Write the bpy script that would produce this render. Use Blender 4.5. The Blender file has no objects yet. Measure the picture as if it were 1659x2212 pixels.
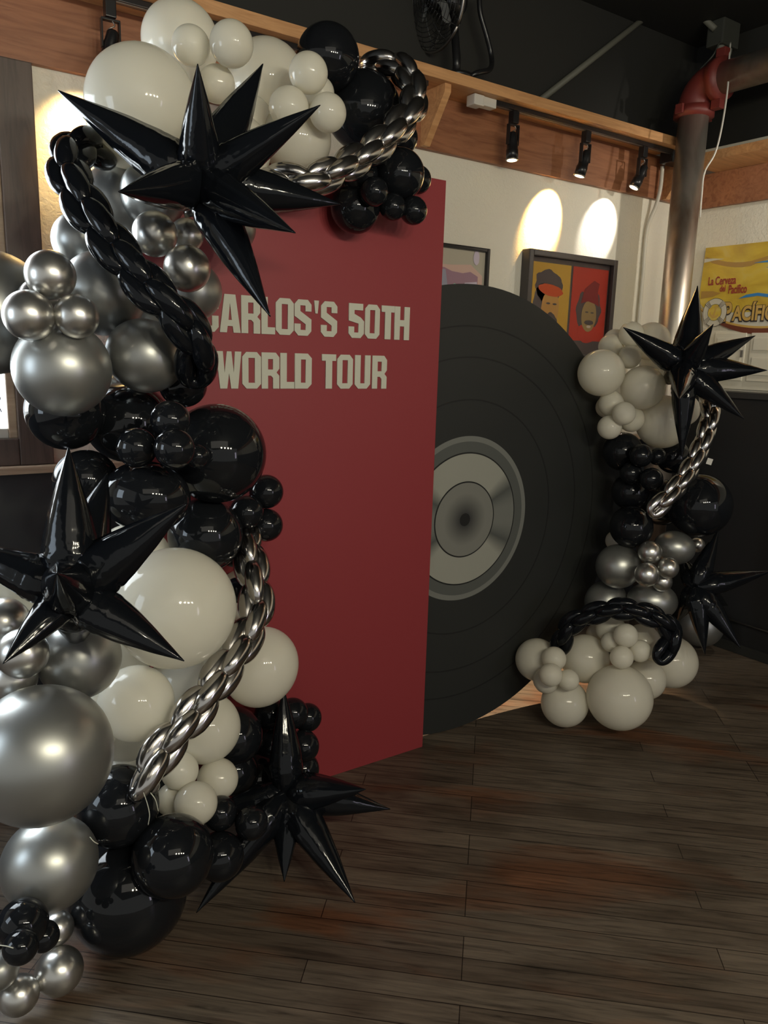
import bpy, bmesh, math, random
from mathutils import Vector, Matrix, noise
random.seed(7)
SC = bpy.context.scene
COL = SC.collection
PI = math.pi

# ------------------------------------------------------------------ camera
F, CX, CY, H = 1661.0, 829.5, 1106.0, 1.65
D = Vector((-239.5, 8164, F)).normalized()                 # camera space: right, down, forward
X = Vector((2470, 0, F)); X.y = -(X.x*D.x + X.z*D.z)/D.y; X.normalize()
U = -D
Y = U.cross(X)
R = Matrix((X, Y, U))
CAM = Vector((0, 0, H))
def ray(px, py): return R @ Vector(((px-CX)/F, (py-CY)/F, 1.0))
def at(px, py, d): return CAM + d*ray(px, py)
def on_y(px, py, y): v = ray(px, py); return CAM + v*(y/v.y)
def on_x(px, py, x): v = ray(px, py); return CAM + v*(x/v.x)
FWD = (R @ Vector((0, 0, 1))).normalized()
RIGHT = (R @ Vector((1, 0, 0))).normalized()
UPV = (R @ Vector((0, -1, 0))).normalized()
cd = bpy.data.cameras.new('camera'); co = bpy.data.objects.new('camera', cd); COL.objects.link(co)
M = Matrix((( RIGHT.x, UPV.x, -FWD.x), (RIGHT.y, UPV.y, -FWD.y), (RIGHT.z, UPV.z, -FWD.z))).to_4x4()
M.translation = CAM
co.matrix_world = M
cd.sensor_fit = 'HORIZONTAL'; cd.sensor_width = 36; cd.lens = 36*F/1659; cd.clip_start = 0.02
SC.camera = co
SC.view_settings.view_transform = 'Standard'; SC.view_settings.look = 'None'
SC.view_settings.gamma = 1; SC.view_settings.use_curve_mapping = False
SC.view_settings.exposure = 1.0

# ------------------------------------------------------------------ world and lights
w = bpy.data.worlds.new('world'); SC.world = w; w.use_nodes = True
w.node_tree.nodes['Background'].inputs[0].default_value = (0.80, 0.80, 0.76, 1)
w.node_tree.nodes['Background'].inputs[1].default_value = 0.28
def area(name, loc, target, sx, sy, power, color):
    l = bpy.data.lights.new(name, 'AREA'); l.shape = 'RECTANGLE'; l.size = sx; l.size_y = sy
    l.energy = power; l.color = color
    o = bpy.data.objects.new(name, l); COL.objects.link(o); o.location = loc
    o.rotation_euler = (Vector(target)-Vector(loc)).to_track_quat('-Z', 'Y').to_euler(); return o
def spot(name, loc, target, power, color, angle, blend=.3, rad=.02):
    l = bpy.data.lights.new(name, 'SPOT'); l.energy = power; l.color = color
    l.spot_size = math.radians(angle); l.spot_blend = blend; l.shadow_soft_size = rad
    o = bpy.data.objects.new(name, l); COL.objects.link(o); o.location = loc
    o.rotation_euler = (Vector(target)-Vector(loc)).to_track_quat('-Z', 'Y').to_euler(); return o
YW, XW = 3.12, 4.30
# daylight through the window of the back wall and the windows further left
area('daylight_back_window', (-.15, YW-.04, 1.95), (-.1, 0, 1.3), 1.0, 1.1, 16, (.82, .92, 1.0))
area('daylight_left_window', (-1.9, 1.9, 1.8), (1.0, 1.9, 1.3), .7, 1.0, 7, (.72, .86, 1.0))
area('daylight_street_door', (2.9, -3.2, 1.5), (1.4, 2.2, 1.2), .3, 1.2, 3.5, (.86, .78, 1.0))
area('room_fill_light', (.1, -.9, 3.3), (1.0, 2.2, 1.7), 2.4, 1.6, 7, (1.0, .93, .80))  # added unseen fill, stands in for the diffuse light of the room lamps
# row of small hanging bulbs behind the camera
for i in range(4):
    l = bpy.data.lights.new('hanging_bulb', 'POINT'); l.energy = 27.0; l.color = (1, .93, .72); l.shadow_soft_size = .085
    o = bpy.data.objects.new('hanging_bulb', l); COL.objects.link(o); o.location = (.25+.46*i, -1.15-.19*i, 2.55)
spot('right_wall_beam', (4.02, 1.55, 2.70), (4.30, 2.45, 2.20), 16, (1, .93, .80), 120, .6)  # added lamp out of view, brightens the right wall around the sign
# track lamps grazing the back wall
spot('track_beam_warm', (3.215, 2.965, 2.575), (3.15, 3.12, 2.42), 60, (1, .58, .18), 56, .45)
spot('track_beam_white', (3.675, 2.965, 2.60), (3.605, 3.12, 2.46), 60, (1, .93, .84), 56, .3)
spot('track_beam_down', (2.74, 2.96, 2.56), (2.66, 2.42, 0), 330, (1, .72, .45), 36, .8)
spot('track_beam_left', (.80, 2.95, 2.56), (.76, 3.12, 2.40), 15, (1, .66, .26), 74, .9)

# ------------------------------------------------------------------ materials
def mat(name, color, rough=.6, metal=0, coat=0, spec=.5, **k):
    m = bpy.data.materials.new(name); m.use_nodes = True
    b = m.node_tree.nodes['Principled BSDF']
    b.inputs['Base Color'].default_value = (*color, 1)
    b.inputs['Roughness'].default_value = rough; b.inputs['Metallic'].default_value = metal
    b.inputs['Coat Weight'].default_value = coat; b.inputs['Specular IOR Level'].default_value = spec
    return m
def N(m, t, **k):
    n = m.node_tree.nodes.new(t)
    for a, v in k.items(): setattr(n, a, v)
    return n
def Lk(m, a, b): m.node_tree.links.new(a, b)
def bsdf(m): return m.node_tree.nodes['Principled BSDF']
def coords(m, scale=(1, 1, 1), rot=(0, 0, 0)):
    tc = N(m, 'ShaderNodeTexCoord'); mp = N(m, 'ShaderNodeMapping')
    mp.inputs['Scale'].default_value = scale; mp.inputs['Rotation'].default_value = rot
    Lk(m, tc.outputs['Object'], mp.inputs['Vector']); return mp.outputs['Vector']
def noisy(m, vec, scale, detail=4, dist=0, rough=.5):
    n = N(m, 'ShaderNodeTexNoise'); n.inputs['Scale'].default_value = scale
    n.inputs['Detail'].default_value = detail; n.inputs['Distortion'].default_value = dist
    n.inputs['Roughness'].default_value = rough
    if vec: Lk(m, vec, n.inputs['Vector'])
    return n.outputs['Fac']
def ramp(m, fac, stops):
    r = N(m, 'ShaderNodeValToRGB'); e = r.color_ramp.elements
    while len(e) < len(stops): e.new(.5)
    for i, (p, c) in enumerate(stops): e[i].position = p; e[i].color = (*c, 1)
    Lk(m, fac, r.inputs['Fac']); return r.outputs['Color']
def bump(m, height, strength=.3, dist=.01):
    b = N(m, 'ShaderNodeBump'); b.inputs['Strength'].default_value = strength; b.inputs['Distance'].default_value = dist
    Lk(m, height, b.inputs['Height']); Lk(m, b.outputs['Normal'], bsdf(m).inputs['Normal'])
def mixc(m, fac, a, b, mode='MIX'):
    x = N(m, 'ShaderNodeMix', data_type='RGBA', blend_type=mode)
    for s, v in ((x.inputs[0], fac), (x.inputs[6], a), (x.inputs[7], b)):
        if hasattr(v, 'links') or hasattr(v, 'is_linked'): Lk(m, v, s)
        elif isinstance(v, tuple): s.default_value = (*v, 1)
        else: s.default_value = v
    return x.outputs[2]

def latex(name, col, rough, trans):
    m = mat(name, col, rough, spec=.5)
    if trans:
        t = N(m, 'ShaderNodeBsdfTranslucent'); t.inputs['Color'].default_value = (*col, 1)
        mx = N(m, 'ShaderNodeMixShader'); mx.inputs[0].default_value = trans
        out = m.node_tree.nodes['Material Output']
        Lk(m, bsdf(m).outputs[0], mx.inputs[1]); Lk(m, t.outputs[0], mx.inputs[2]); Lk(m, mx.outputs[0], out.inputs['Surface'])
    return m
M_W = latex('white_latex', (.84, .81, .71), .07, .42)
M_K = mat('black_latex', (.008, .009, .011), .05, spec=.32)
M_S = mat('satin_silver_latex', (.36, .365, .35), .36, .82)
M_C = mat('chrome_silver_latex', (.60, .59, .56), .30, .95)
M_FK = mat('black_foil', (.005, .006, .008), .10, .0, spec=.26)
M_FS = mat('silver_foil', (.52, .50, .48), .17, 1.0)
for m_, s_, sc_ in ((M_FK, .35, 14), (M_FS, .12, 18)):
    bump(m_, noisy(m_, coords(m_), sc_, 3, .6), s_, .004)
M_RED = mat('red_panel_paint', (.26, .030, .036), .50)
bump(M_RED, noisy(M_RED, coords(M_RED), 260, 2), .12, .001)
M_LET = mat('cream_vinyl', (.56, .56, .47), .6)
M_BLK = mat('matt_black_paint', (.017, .017, .015), .7)
M_HARD = mat('black_plastic', (.012, .012, .013), .3)
M_METAL = mat('bare_steel', (.33, .31, .29), .38, 1)
M_WHITEP = mat('white_plastic', (.62, .60, .55), .4)
M_CREAM = mat('cream_paint', (.62, .59, .50), .45)
M_REDP = mat('red_cast_iron', (.16, .025, .02), .5)

def wood(name, a, b, scale=(1, 12, 12), rough=.5, knots=True):
    m = mat(name, a, rough)
    v = coords(m, scale)
    n1 = noisy(m, v, 2.2, 6, 1.6, .6)
    c = ramp(m, n1, [(.28, b), (.52, a), (.75, tuple(x*1.22 for x in a))])
    if knots:
        vv = N(m, 'ShaderNodeTexVoronoi'); vv.inputs['Scale'].default_value = 2.6
        Lk(m, coords(m, (1, 1.5, 1.5)), vv.inputs['Vector'])
        k = ramp(m, vv.outputs['Distance'], [(.0, (1, 1, 1)), (.06, (0, 0, 0))])
        c = mixc(m, k, c, tuple(x*.25 for x in b))
    Lk(m, c, bsdf(m).inputs['Base Color']); bump(m, n1, .15, .003); return m
M_FASCIA = wood('stained_pine', (.30, .125, .060), (.19, .070, .032))
M_SHELF = wood('pale_pine', (.60, .32, .14), (.46, .22, .085))
M_DARKW = wood('dark_brown_wood', (.085, .058, .046), (.05, .033, .027), (12, 12, 1), .45, False)
M_CAPW = wood('worn_cap_wood', (.42, .30, .20), (.33, .22, .14), knots=False)

# rough plaster
M_WALL = mat('orange_peel_plaster', (.76, .72, .61), .42)
vw = coords(M_WALL)
bump(M_WALL, noisy(M_WALL, vw, 55, 3, .8), .55, .006)
# plank floor running on the diagonal
M_FLOOR = mat('worn_plank_floor', (.05, .04, .03), .42, spec=.35)
v = coords(M_FLOOR, (1, 1, 1), (0, 0, math.radians(42.4)))
bk = N(M_FLOOR, 'ShaderNodeTexBrick'); bk.offset = .37; bk.offset_frequency = 3; bk.squash = 1
bk.inputs['Scale'].default_value = 1; bk.inputs['Brick Width'].default_value = 1.15; bk.inputs['Row Height'].default_value = .082
bk.inputs['Mortar Size'].default_value = .0016; bk.inputs['Mortar Smooth'].default_value = .3
bk.inputs['Color1'].default_value = (.095, .072, .054, 1); bk.inputs['Color2'].default_value = (.15, .120, .092, 1)
bk.inputs['Mortar'].default_value = (.018, .013, .010, 1)
Lk(M_FLOOR, v, bk.inputs['Vector'])
mp2 = N(M_FLOOR, 'ShaderNodeMapping'); mp2.inputs['Scale'].default_value = (1.6, 26, 1); Lk(M_FLOOR, v, mp2.inputs['Vector'])
g1 = noisy(M_FLOOR, mp2.outputs['Vector'], 2.4, 9, 1.2, .62)
grain = ramp(M_FLOOR, g1, [(.30, (.34, .33, .32)), (.46, (.82, .81, .80)), (.70, (1.25, 1.22, 1.18))])
c1 = mixc(M_FLOOR, 1.0, bk.outputs['Color'], grain, 'MULTIPLY')
mp3 = N(M_FLOOR, 'ShaderNodeMapping'); mp3.inputs['Scale'].default_value = (.9, 2.8, 1); Lk(M_FLOOR, v, mp3.inputs['Vector'])
g2 = noisy(M_FLOOR, mp3.outputs['Vector'], 1.25, 5, .5)
st = ramp(M_FLOOR, g2, [(.54, (0, 0, 0)), (.66, (.75, .75, .75))])
c2 = mixc(M_FLOOR, st, c1, mixc(M_FLOOR, 1.0, c1, (1.15, .55, .30), 'MULTIPLY'))
g3 = noisy(M_FLOOR, mp3.outputs['Vector'], 2.3, 4, .2)
c3 = mixc(M_FLOOR, ramp(M_FLOOR, g3, [(.35, (.8, .8, .8)), (.5, (0, 0, 0))]), c2, mixc(M_FLOOR, 1.0, c2, (.55, .52, .5), 'MULTIPLY'))
Lk(M_FLOOR, c3, bsdf(M_FLOOR).inputs['Base Color']); bump(M_FLOOR, g1, .25, .003)
# steel pipe with rust and grime
M_PIPE = mat('old_steel_pipe', (.2, .17, .14), .38, .85)
pn = noisy(M_PIPE, coords(M_PIPE, (1, 1, .35)), 5, 6, .6)
Lk(M_PIPE, ramp(M_PIPE, pn, [(.35, (.22, .16, .12)), (.6, (.50, .46, .40))]), bsdf(M_PIPE).inputs['Base Color'])

# ------------------------------------------------------------------ mesh helpers
def tag(o, label=None, cat=None, group=None, kind=None):
    if label: o['label'] = label
    if cat: o['category'] = cat
    if group: o['group'] = group
    if kind: o['kind'] = kind
    return o
def link(name, me, m, parent=None, smooth=False):
    if m: me.materials.append(m)
    if smooth:
        for p in me.polygons: p.use_smooth = True
    o = bpy.data.objects.new(name, me); COL.objects.link(o)
    if parent: o.parent = parent
    return o
def finish(name, bm, m, parent=None, smooth=False):
    bmesh.ops.recalc_face_normals(bm, faces=bm.faces)
    me = bpy.data.meshes.new(name); bm.to_mesh(me); bm.free(); return link(name, me, m, parent, smooth)
def empty(name, loc=(0, 0, 0)):
    o = bpy.data.objects.new(name, None); COL.objects.link(o); o.location = loc; o.empty_display_size = .05; return o
def box_bm(bm, a, b, bev=0):
    a = Vector(a); b = Vector(b); lo = Vector(map(min, a, b)); hi = Vector(map(max, a, b))
    vs = [bm.verts.new((x, y, z)) for x in (lo.x, hi.x) for y in (lo.y, hi.y) for z in (lo.z, hi.z)]
    fs = [bm.faces.new([vs[i] for i in q]) for q in ((0, 1, 3, 2), (4, 6, 7, 5), (0, 4, 5, 1), (2, 3, 7, 6), (0, 2, 6, 4), (1, 5, 7, 3))]
    if bev:
        es = list({e for f in fs for e in f.edges})
        bmesh.ops.bevel(bm, geom=es, offset=bev, segments=2, affect='EDGES', profile=.7)
def box(name, a, b, m, parent=None, bev=0):
    bm = bmesh.new(); box_bm(bm, a, b, bev); return finish(name, bm, m, parent)
def frames(pts):
    T = []
    for i in range(len(pts)):
        a = pts[max(0, i-1)]; b = pts[min(len(pts)-1, i+1)]; T.append((b-a).normalized())
    n = T[0].orthogonal().normalized(); out = []
    for t in T:
        n = (n - t*n.dot(t)).normalized(); out.append((t, n, t.cross(n)))
    return out
def tube_bm(bm, pts, r, seg=12, closed=False):
    pts = [Vector(p) for p in pts]; fr = frames(pts); rings = []
    for i, (p, (t, n, b)) in enumerate(zip(pts, fr)):
        rr = r[i] if isinstance(r, (list, tuple)) else r
        rings.append([bm.verts.new(p + rr*(math.cos(2*PI*k/seg)*n + math.sin(2*PI*k/seg)*b)) for k in range(seg)])
    for A, B in zip(rings, rings[1:]):
        for k in range(seg): bm.faces.new((A[k], A[(k+1) % seg], B[(k+1) % seg], B[k]))
    bm.faces.new(rings[0][::-1]); bm.faces.new(rings[-1])
def tube(name, pts, r, m, parent=None, seg=12, smooth=True):
    bm = bmesh.new(); tube_bm(bm, pts, r, seg); return finish(name, bm, m, parent, smooth)
def curve_pts(ctrl, n):
    P = [Vector(c) for c in ctrl]; P = [2*P[0]-P[1]] + P + [2*P[-1]-P[-2]]; out = []
    for i in range(1, len(P)-2):
        for k in range(n):
            t = k/n; a, b, c, d = P[i-1:i+3]
            out.append(.5*((2*b) + (c-a)*t + (2*a-5*b+4*c-d)*t*t + (3*b-a-3*c+d)*t**3))
    out.append(P[-2]); return out
def resample(pts, step):
    out = [pts[0]]; acc = 0
    for a, b in zip(pts, pts[1:]):
        L = (b-a).length; s = step-acc
        while s <= L: out.append(a.lerp(b, s/L)); s += step
        acc = (acc+L) % step
    return out
def to_mesh(name, cu, m, parent=None, matrix=None):
    o = bpy.data.objects.new('tmp', cu); COL.objects.link(o)
    dg = bpy.context.evaluated_depsgraph_get(); me = bpy.data.meshes.new_from_object(o.evaluated_get(dg))
    bpy.data.objects.remove(o); me.name = name
    if matrix: me.transform(matrix)
    me.materials.clear(); return link(name, me, m, parent)
def flat_shapes(name, polys, m, parent, matrix, thick=.0015):
    """polys: list of closed outlines in (x, y); holes are outlines inside others"""
    cu = bpy.data.curves.new(name, 'CURVE'); cu.dimensions = '2D'; cu.fill_mode = 'BOTH'; cu.extrude = thick
    for pl in polys:
        s = cu.splines.new('POLY'); s.points.add(len(pl)-1); s.use_cyclic_u = True
        for p, q in zip(s.points, pl): p.co = (q[0], q[1], 0, 1)
    return to_mesh(name, cu, m, parent, matrix)
def text_mesh(name, body, size, m, parent, matrix, thick=.001, shear=0, offset=0, sx=1):
    cu = bpy.data.curves.new(name, 'FONT'); cu.body = body; cu.size = size; cu.extrude = thick; cu.shear = shear; cu.offset = offset
    return to_mesh(name, cu, m, parent, matrix @ Matrix.Diagonal((sx, 1, 1, 1)))
# local (x, y) laid on a wall: back wall faces -Y, right wall faces -X
def back_wall_matrix(x, y, z): return Matrix(((1, 0, 0, x), (0, 0, -1, y), (0, 1, 0, z), (0, 0, 0, 1)))
def right_wall_matrix(x, y, z): return Matrix(((0, 0, -1, x), (-1, 0, 0, y), (0, 1, 0, z), (0, 0, 0, 1)))
def blob(cx, cy, rx, ry, n=28, wob=0, seed=0, rot=0):
    out = []
    for k in range(n):
        a = 2*PI*k/n; q = 1 + wob*(noise.noise(Vector((math.cos(a)*2.3+seed, math.sin(a)*2.3, seed*1.7))))
        x = rx*q*math.cos(a); y = ry*q*math.sin(a)
        out.append((cx + x*math.cos(rot)-y*math.sin(rot), cy + x*math.sin(rot)+y*math.cos(rot)))
    return out

# ------------------------------------------------------------------ room shell
WX0, WX1, WZ0, WZ1 = -.75, .487, 1.312, 2.56               # window opening in the back wall
bm = bmesh.new(); box_bm(bm, (-3, -5, -.1), (XW+.2, YW+.2, 0)); tag(finish('floor', bm, M_FLOOR), kind='structure')
tag(box('ceiling', (-3, -5, 3.48), (XW+.2, YW+.2, 3.6), M_BLK), kind='structure')
bm = bmesh.new()
box_bm(bm, (-3, YW, 0), (WX0, YW+.15, 2.9)); box_bm(bm, (WX1, YW, 0), (XW+.15, YW+.15, 2.9))
box_bm(bm, (WX0, YW, 0), (WX1, YW+.15, WZ0)); box_bm(bm, (WX0, YW, WZ1), (WX1, YW+.15, 2.9))
tag(finish('wall_back', bm, M_WALL), kind='structure')
tag(box('wall_right', (XW, -5, 0), (XW+.15, YW, 2.9), M_WALL), kind='structure')
bm = bmesh.new(); box_bm(bm, (-3, YW-.004, 2.9), (XW, YW+.15, 3.48)); box_bm(bm, (XW-.004, -5, 2.9), (XW+.15, YW, 3.48))
tag(finish('trim_1', bm, M_BLK), kind='structure')
# black wainscot with wooden cap, back and right
tag(box('trim_2', (-3, YW-.03, 0), (XW-.16, YW-.001, 1.185), mat('black_wainscot_paint', (.018, .019, .022), .5)), kind='structure')
tag(box('trim_3', (-3, YW-.075, 1.185), (XW-.16, YW-.001, 1.212), M_CAPW, bev=.004), kind='structure')
tag(box('trim_4', (XW-.15, -5, 0), (XW-.001, YW-.001, 1.47), mat('black_bar_front_paint', (.010, .010, .011), .6)), kind='structure')
tag(box('trim_5', (XW-.175, -5, 1.47), (XW-.001, YW-.001, 1.505), mat('black_ledge_paint', (.028, .027, .026), .5), bev=.003), kind='structure')
tag(box('baseboard_right', (XW-.165, -5, 0), (XW-.151, YW-.03, .055), M_BLK, bev=.003), kind='structure')
# window
fr = box('window_1', (WX0-.15, YW-.028, 2.56), (WX1+.116, YW-.001, 2.60), M_DARKW); tag(fr, kind='structure')
box('window_frame', (WX1, YW-.04, 1.214), (WX1+.116, YW-.001, 2.598), M_DARKW, fr, .004)
box('window_frame', (WX0-.14, YW-.04, 1.214), (WX0-.012, YW-.001, 2.598), M_DARKW, fr, .004)
box('window_sill', (WX0-.012, YW-.036, 1.214), (WX1-.001, YW-.001, WZ0), M_DARKW, fr, .004)
box('window_sash', (WX1-.029, YW-.012, WZ0), (WX1, YW+.03, WZ1), M_CAPW, fr, .004)
box('window_sash', (WX0, YW-.008, WZ0), (WX1-.030, YW+.03, WZ0+.035), M_CREAM, fr, .004)
mg = mat('window_glass', (1, 1, 1), .02); bsdf(mg).inputs['Transmission Weight'].default_value = 1; bsdf(mg).inputs['IOR'].default_value = 1.02
box('window_pane', (WX0, YW+.002, WZ0+.035), (WX1-.030, YW+.006, WZ1), mg, fr)
md = mat('daylit_street', (1, 1, 1), 1); bsdf(md).inputs['Emission Color'].default_value = (.86, .93, 1, 1); bsdf(md).inputs['Emission Strength'].default_value = 1.15
tag(box('window_2', (WX0-1.5, YW+.7, .5), (WX1+1.5, YW+.72, 3.6), md), kind='structure')

# ------------------------------------------------------------------ wooden valance shelf
FZ0, FZ1 = 2.60, 2.835
tag(box('trim_6', (-3, YW-.03, FZ0), (XW-.035, YW-.001, FZ1), M_FASCIA, bev=.002), kind='structure')
tag(box('trim_7', (-3, YW-.22, FZ1), (XW-.33, YW-.001, FZ1+.046), M_SHELF, bev=.002), kind='structure')
tag(box('trim_8', (XW-.03, -5, 2.56), (XW-.001, YW-.001, 2.752), M_FASCIA, bev=.002), kind='structure')
tag(box('trim_9', (XW-.30, -5, 2.753), (XW-.001, YW-.225, 2.80), M_SHELF, bev=.002), kind='structure')
def gusset(x, label):
    bm = bmesh.new(); t = .035
    prof = [(YW-.031, FZ0+.004), (YW-.031, FZ1-.001), (YW-.20, FZ1-.001), (YW-.20, FZ1-.035), (YW-.06, FZ0+.004)]
    a = [bm.verts.new((x, y, z)) for y, z in prof]; b = [bm.verts.new((x+t, y, z)) for y, z in prof]
    bm.faces.new(a); bm.faces.new(b[::-1])
    for i in range(len(prof)): bm.faces.new((a[i], a[(i+1) % 5], b[(i+1) % 5], b[i]))
    tag(finish('shelf_bracket', bm, M_SHELF), label, 'bracket', 'brackets under the wooden shelf')
gusset(2.27, 'pine shelf bracket just right of the silver chain at the red panel top')
gusset(4.06, 'pine shelf bracket in the room corner beside the thick steel pipe')

# ------------------------------------------------------------------ track lights
def track(x0, x1, label):
    t = empty('track_rail', ((x0+x1)/2, 2.99, FZ1)); inv = -t.location
    def b(n, a, c, m, bev=.002):
        o = box(n, Vector(a)+inv, Vector(c)+inv, m, t, bev); return o
    b('rail', (x0, 2.947, FZ1-.022), (x1, 2.983, FZ1-.001), M_HARD)
    b('slot', (x0+.01, 2.959, FZ1-.0235), (x1-.01, 2.971, FZ1-.0221), M_METAL, 0)
    tag(t, label, 'track light rail'); return t, b
tr, tb = track(2.60, 3.99, 'black track light rail under the shelf with three spotlights')
tb('end_connector', (2.50, 2.945, FZ1-.040), (2.598, 2.990, FZ1-.001), M_WHITEP, .004)
tb('end_connector', (2.455, 2.935, FZ1-.048), (2.515, 2.993, FZ1-.002), M_WHITEP, .006)['label'] = 'white square cord plug'
tb('feed_box', (3.93, 2.95, FZ1-.065), (4.05, 3.03, FZ1-.004), M_HARD, .006)
tr2, _ = track(.70, 2.2, 'black track light rail behind the white balloons at top left')
def head(x, aim, label, y=2.965):
    """adapter block, yoke with two arms, tapered can and lamp rim"""
    top = Vector((x, y, FZ1-.0235)); t = empty('track_spotlight', top)
    box('adapter', (-.018, -.018, -.055), (.018, .018, 0), M_HARD, t, .003)
    bm = bmesh.new()
    for s in (-1, 1):
        box_bm(bm, (s*.030-.0025, -.011, -.150), (s*.030+.0025, .011, -.062), .001)
    box_bm(bm, (-.032, -.011, -.064), (.032, .011, -.058), .001)
    finish('yoke', bm, M_HARD, t)
    p = Vector((0, 0, -.135)); d = (Vector(aim)-top-p).normalized()
    rs = [.012, .020, .023, .0265, .027, .0295, .0295]; ss = [-.05, -.042, -.015, .0, .03, .032, .075]
    cyl = tube('lamp_can', [p+d*(s+.005) for s in ss], rs, M_HARD, t, 24)
    tube('lamp_rim', [p+d*.079, p+d*.084], .031, M_METAL, t, 24)
    mb = mat('lamp_lens', (1, .9, .7), .3)
    bsdf(mb).inputs['Emission Color'].default_value = (1, .82, .5, 1); bsdf(mb).inputs['Emission Strength'].default_value = 3
    tube('lamp_lens', [p+d*.0835, p+d*.0855], .024, mb, t, 24)
    tube('wire', curve_pts([(0, 0, -.055), (.014, -.004, -.075), (-.006, 0, -.09), p-d*.04], 6), .0022, M_METAL, t, 6)
    tag(t, label, 'spotlight', 'spotlights on the tracks'); return t
head(2.73, (2.72, 2.92, 1.9), 'black track spotlight nearest the white cord plug')
head(3.24, (3.18, 3.02, 2.36), 'middle black track spotlight above the glowing yellow wall patch')
head(3.70, (3.60, 3.03, 2.42), 'black track spotlight nearest the steel pipe, tilted to the left')
head(.84, (.77, 3.03, 2.3), 'spotlight hanging in front of the wood at the far top left')

# ------------------------------------------------------------------ pipes, conduits, junction box
t = empty('steel_column_pipe', (3.87, 2.79, 0))
tube('vertical_pipe', [(0, 0, 0), (0, 0, 3.0)], .078, M_PIPE, t, 40)
el = [Vector((0, -.11+.11*math.cos(a), 3.0+.11*math.sin(a))) for a in [PI/2*k/10 for k in range(11)]]
tube('horizontal_pipe', [(0, -.13, 3.11), (0, -2.2, 3.11)], .078, M_PIPE, t, 40)
e = tube('elbow', [Vector((0, 0, 2.99))]+el+[Vector((0, -.125, 3.11))], .086, M_REDP, t, 32); e['label'] = 'red painted elbow'
for p, q in (((0, 0, 2.95), (0, 0, 3.0)), ((0, -.11, 3.11), (0, -.165, 3.11))):
    c = tube('coupling', [p, q], .104, M_REDP, e, 32)
    for s in (-1, 1):
        bm = bmesh.new()
        if p[0] == q[0] and p[1] == q[1]:
            box_bm(bm, (s*.10-.02, -.022, p[2]+.002), (s*.10+.035*s, .022, q[2]-.002), .003)
        else:
            box_bm(bm, (-.022, q[1]+.002, 3.11+s*.10), (.022, p[1]-.002, 3.11+s*.145), .003)
        finish('bolt_lug', bm, M_REDP, e)
tag(t, 'thick worn steel pipe rising in the corner with a red elbow', 'pipe')
cp = [on_y(*q, 3.075) for q in ((1427, 345), (1423, 400), (1414, 445), (1400, 520), (1391, 600), (1383, 700), (1376, 790))]
for k in (3, 4, 5, 6): cp[k].x = 3.965; cp[k].y = 3.10
cp[0] = Vector((4.0, 3.06, 2.775)); cp[1] = Vector((4.0, 3.06, 2.66)); cp[2] = Vector((3.995, 3.075, 2.56)); cp[3].z = 2.42
o = tube('wall_conduit', curve_pts(cp, 6), .0115, M_CREAM, None, 12)
tag(o, 'cream painted conduit running down the white wall from the track', 'conduit')
o = tube('ceiling_conduit', [on_y(1165, 218, 3.10), on_y(1452, -8, 3.10)], .016, mat('grey_conduit', (.13, .13, .105), .6), None, 12)
tag(o, 'thin grey conduit slanting up the black wall from the shelf', 'conduit')
jb = Vector((4.10, 2.82, 3.41))
o = tube('ceiling_conduit', [on_y(1470, -6, 3.05), jb+Vector((-.08, 0, .02))], .016, bpy.data.materials['grey_conduit'], None, 12)
tag(o, 'thin grey conduit running to the junction box at top right', 'conduit')
t = empty('junction_box', jb); mj = mat('grey_box_paint', (.045, .047, .04), .6)
box('housing', (-.075, -.05, -.06), (.075, .05, .069), mj, t, .008)
for s in (-.04, .03):
    bm = bmesh.new(); tube_bm(bm, [(s, -.02, -.061), (s, -.02, -.085), (s, -.02, -.12)], [.02, .018, .008], 14)
    finish('plug', bm, mat('grey_plug', (.22, .22, .19), .5), t, True)
tag(t, 'dark grey junction box on the ceiling with two hanging plugs', 'junction box')
wp = [at(1578, 92, 4.0), at(1575, 130, 3.95), at(1572, 190, 3.9), at(1560, 270, 3.9), at(1545, 330, 3.92), at(1522, 372, 3.95), at(1516, 420, 4.0), at(1512, 470, 4.05)]
o = tube('power_cord', curve_pts(wp, 6), .0045, M_WHITEP, None, 8); tag(o, 'white cord hanging from the junction box beside the steel pipe', 'cord')
wp = [at(1555, 90, 4.0), at(1540, 120, 4.0), at(1512, 150, 4.05)]
o = tube('power_cord', curve_pts(wp, 6), .004, mj, None, 8); tag(o, 'short dark cord hanging behind the red pipe elbow', 'cord')
o = tube('power_cord', curve_pts([on_y(1035, -10, 3.0), on_y(1038, 30, 3.0), on_y(1052, 80, 3.0), on_y(1062, 125, 3.0), on_y(1058, 150, 2.95), on_y(1030, 158, 2.93), (2.42, 2.97, FZ1+.05)], 6), .012, M_HARD, None, 10)
tag(o, 'thick black cable hanging from the ceiling right of the fan', 'cord')
# steel bar low on the black front at right
tag(tube('foot_rail', [(XW-.172, 2.75, .19), (XW-.172, .8, .19)], .006, M_METAL, None, 10), 'thin grey rail low along the black bar front at right', 'rail')

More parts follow.
